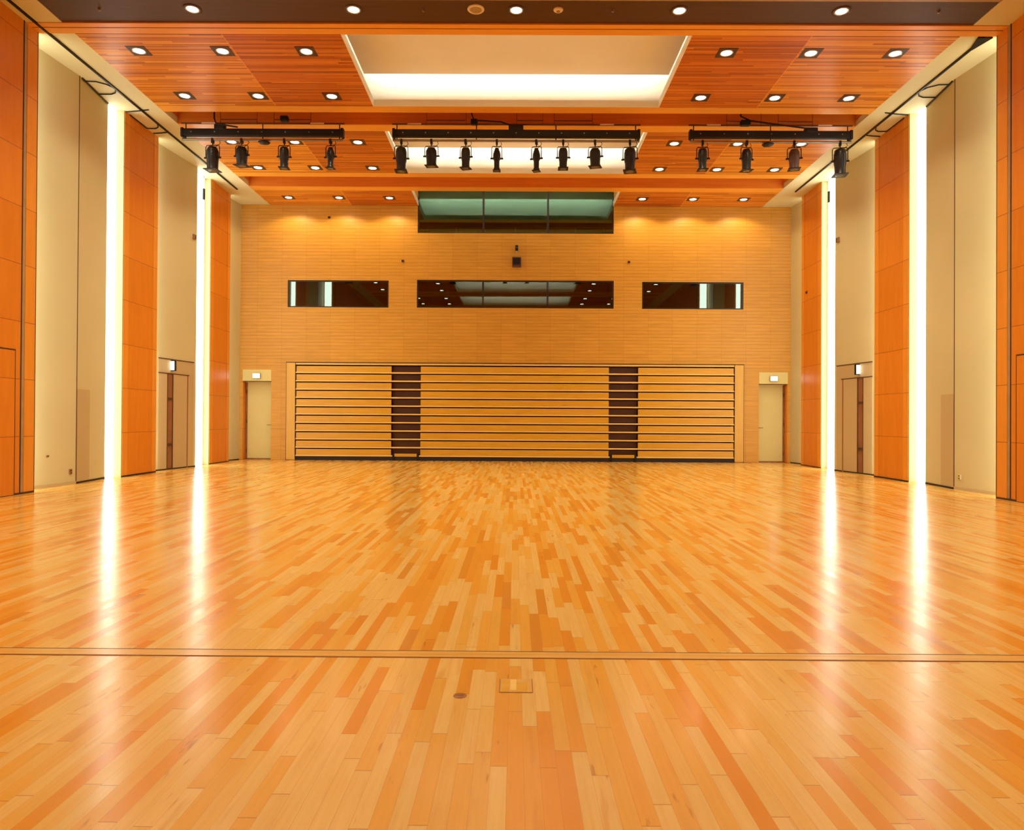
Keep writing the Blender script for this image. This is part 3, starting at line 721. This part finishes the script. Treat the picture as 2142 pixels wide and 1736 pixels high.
def lantern(x, wd, z_bot, kind, label, rz=0.0, mat='lantern', tilt=0.0):
    """stage lantern under the lower pipe: clamp, yoke, body, lens ring, colour frame"""
    e = empty('stage_lantern', (x, YL, 6.85)); e.rotation_euler = (0, 0, rz)
    tag(e, label, 'stage light', 'stage lanterns on the lighting bars')
    zb = z_bot-6.85; zt = -.13; r = wd/2; Lb = zt-zb
    part(MB().box(-.022, .022, -.035, .035, -.055, .045).tube([(0,0,-.05),(0,0,-.10)], .012, 8), 'clamp', 'black', e, .006)
    mid = zt-Lb*.45; g = r+.022
    part(MB().tube([(-g,0,mid),(-g,0,zt+.0),(-g*.85,0,zt+.035),(g*.85,0,zt+.035),(g,0,zt),(g,0,mid)], .009, 8), 'yoke', 'black', e)
    for s in (-1, 1): part(MB().tube([(s*r*.8,0,mid),(s*(g+.03),0,mid)], .018, 10), 'knob', 'black', e)
    if kind == 'fresnel':
        prof = [(0,zt),(r*.62,zt-.005),(r*.78,zt-.03),(r*.90,zt-Lb*.15),(r*.96,zt-Lb*.5),(r*.90,zt-Lb*.62),(r*.86,zb+.05),(r*.90,zb+.03),(r*.90,zb+.012)]
    elif kind == 'pc':
        prof = [(0,zt),(r*.70,zt-.004),(r*.88,zt-.03),(r*.95,zt-Lb*.2),(r*.95,zt-Lb*.55),(r*.84,zt-Lb*.65),(r*.82,zb+.03),(r*.88,zb+.012)]
    else:
        prof = [(0,zt),(r*.50,zt-.004),(r*.66,zt-.05),(r*.92,zt-Lb*.28),(r*.96,zt-Lb*.48),(r*.70,zt-Lb*.55),(r*.66,zt-Lb*.85),(r*.80,zt-Lb*.88),(r*.80,zb+.012)]
    def tl(p): return Matrix.Rotation(tilt, 4, 'X') @ (p-Vector((0,0,mid)))+Vector((0,0,mid))
    b = part(MB().lathe(prof, 0, 0, 24).xf(tl), 'body', mat, e)
    fins = MB()
    for k in range(4): fins.lathe([(r*.97,zt-Lb*(.18+.07*k)),(r*1.01,zt-Lb*(.19+.07*k)),(r*.97,zt-Lb*(.20+.07*k))], 0, 0, 24)
    part(fins.xf(tl), 'cooling_fins', mat, e)
    fr = r*1.08 if kind != 'profile' else r*.98
    part(MB().box(-fr, fr, -fr, fr, zb, zb+.014).xf(tl), 'colour_frame', 'black', e, .003)
    k_ = 20; rl_ = r*.72
    part(MB().poly([(rl_*math.cos(2*math.pi*i/k_), rl_*math.sin(2*math.pi*i/k_), zb-.002) for i in range(k_)], [tuple(range(k_-1,-1,-1))]).xf(tl), 'lens', 'lensglass', e)
    # tail cable
    part(MB().tube([(r*.3,0,zt-.005),(r*.9,.03,zt+.05),(r*1.2,.03,zt+.09),(r*.9,.02,zt+.16)], .006, 6), 'tail_cable', 'black', e)
    return e
o_ = ['first', 'second', 'third', 'fourth', 'fifth', 'sixth', 'seventh', 'eighth']
def lb(i, bar, look): return '%s black stage lantern, %s from left on the %s lighting bar' % (look, o_[i], bar)
for i, (x, wd, z, k, look, t_) in enumerate([(-6.185,.25,6.235,'fresnel','long wide',0), (-5.59,.24,6.335,'fresnel','short wide',.05), (-4.722,.19,6.285,'pc','slim',0), (-3.776,.17,6.29,'profile','narrow bottle-shaped',0)]):
    lantern(x, wd, z, k, lb(i, 'left', look), random.uniform(-.3,.3), tilt=t_)
for i, (x, wd, z, k, look, t_) in enumerate([(-2.335,.23,6.235,'pc','long wide',0), (-1.72,.23,6.345,'fresnel','short wide',.1), (-1.02,.19,6.30,'pc','slim',0), (-.387,.16,6.25,'profile','narrow bottle-shaped',0),
        (.42,.16,6.25,'profile','narrow bottle-shaped',0), (.964,.19,6.30,'pc','slim',0), (1.614,.23,6.345,'fresnel','short wide',.08), (2.323,.24,6.25,'pc','long wide',0)]):
    lantern(x, wd, z, k, lb(i, 'middle', look), random.uniform(-.3,.3), tilt=t_)
for i, (x, wd, z, k, look, t_, mt) in enumerate([(3.797,.19,6.29,'pc','slim',0,'lantern'), (4.69,.20,6.275,'fresnel','tapered',0,'lantern'), (5.659,.22,6.31,'fresnel','reddish brown and',.03,'brownmetal'), (6.589,.25,6.19,'pc','large wide',0,'lantern')]):
    lantern(x, wd, z, k, lb(i, 'right', look), random.uniform(-.3,.3), mt, t_)

# ------------------------------------------------------------------ marks on the floor
fp = empty('floor_hatch', (.03, 3.238, 0))
tag(fp, 'small square wooden access hatch set in the floor before the seam', 'floor hatch')
part(MB().box(-.075, .075, -.084, .084, -.005, .0010), 'rim', 'brownstile', fp)
part(MB().box(-.071, .071, -.080, .080, -.005, .0022), 'lid', 'plate', fp)
part(MB().box(-.068, -.030, -.076, .060, -.005, .0027), 'inlay_board', 'seatwood', fp)
part(MB().box(.004, .050, -.076, .030, -.005, .0027), 'inlay_board', 'seatwood', fp)
part(MB().box(-.026, .002, -.060, .070, -.005, .0031), 'finger_slot', 'nosing', fp)
fh = empty('floor_socket_cover', (-.213, 3.115, 0))
tag(fh, 'tiny brown floor socket cover left of the wooden hatch', 'floor socket')
part(MB().lathe([(.030,0),(.028,.003),(0,.0035)], 0, 0, 20), 'cover', 'woodlight', fh)
part(MB().box(-.018, .018, -.004, .004, .002, .0045), 'slot', 'brownstile', fh)
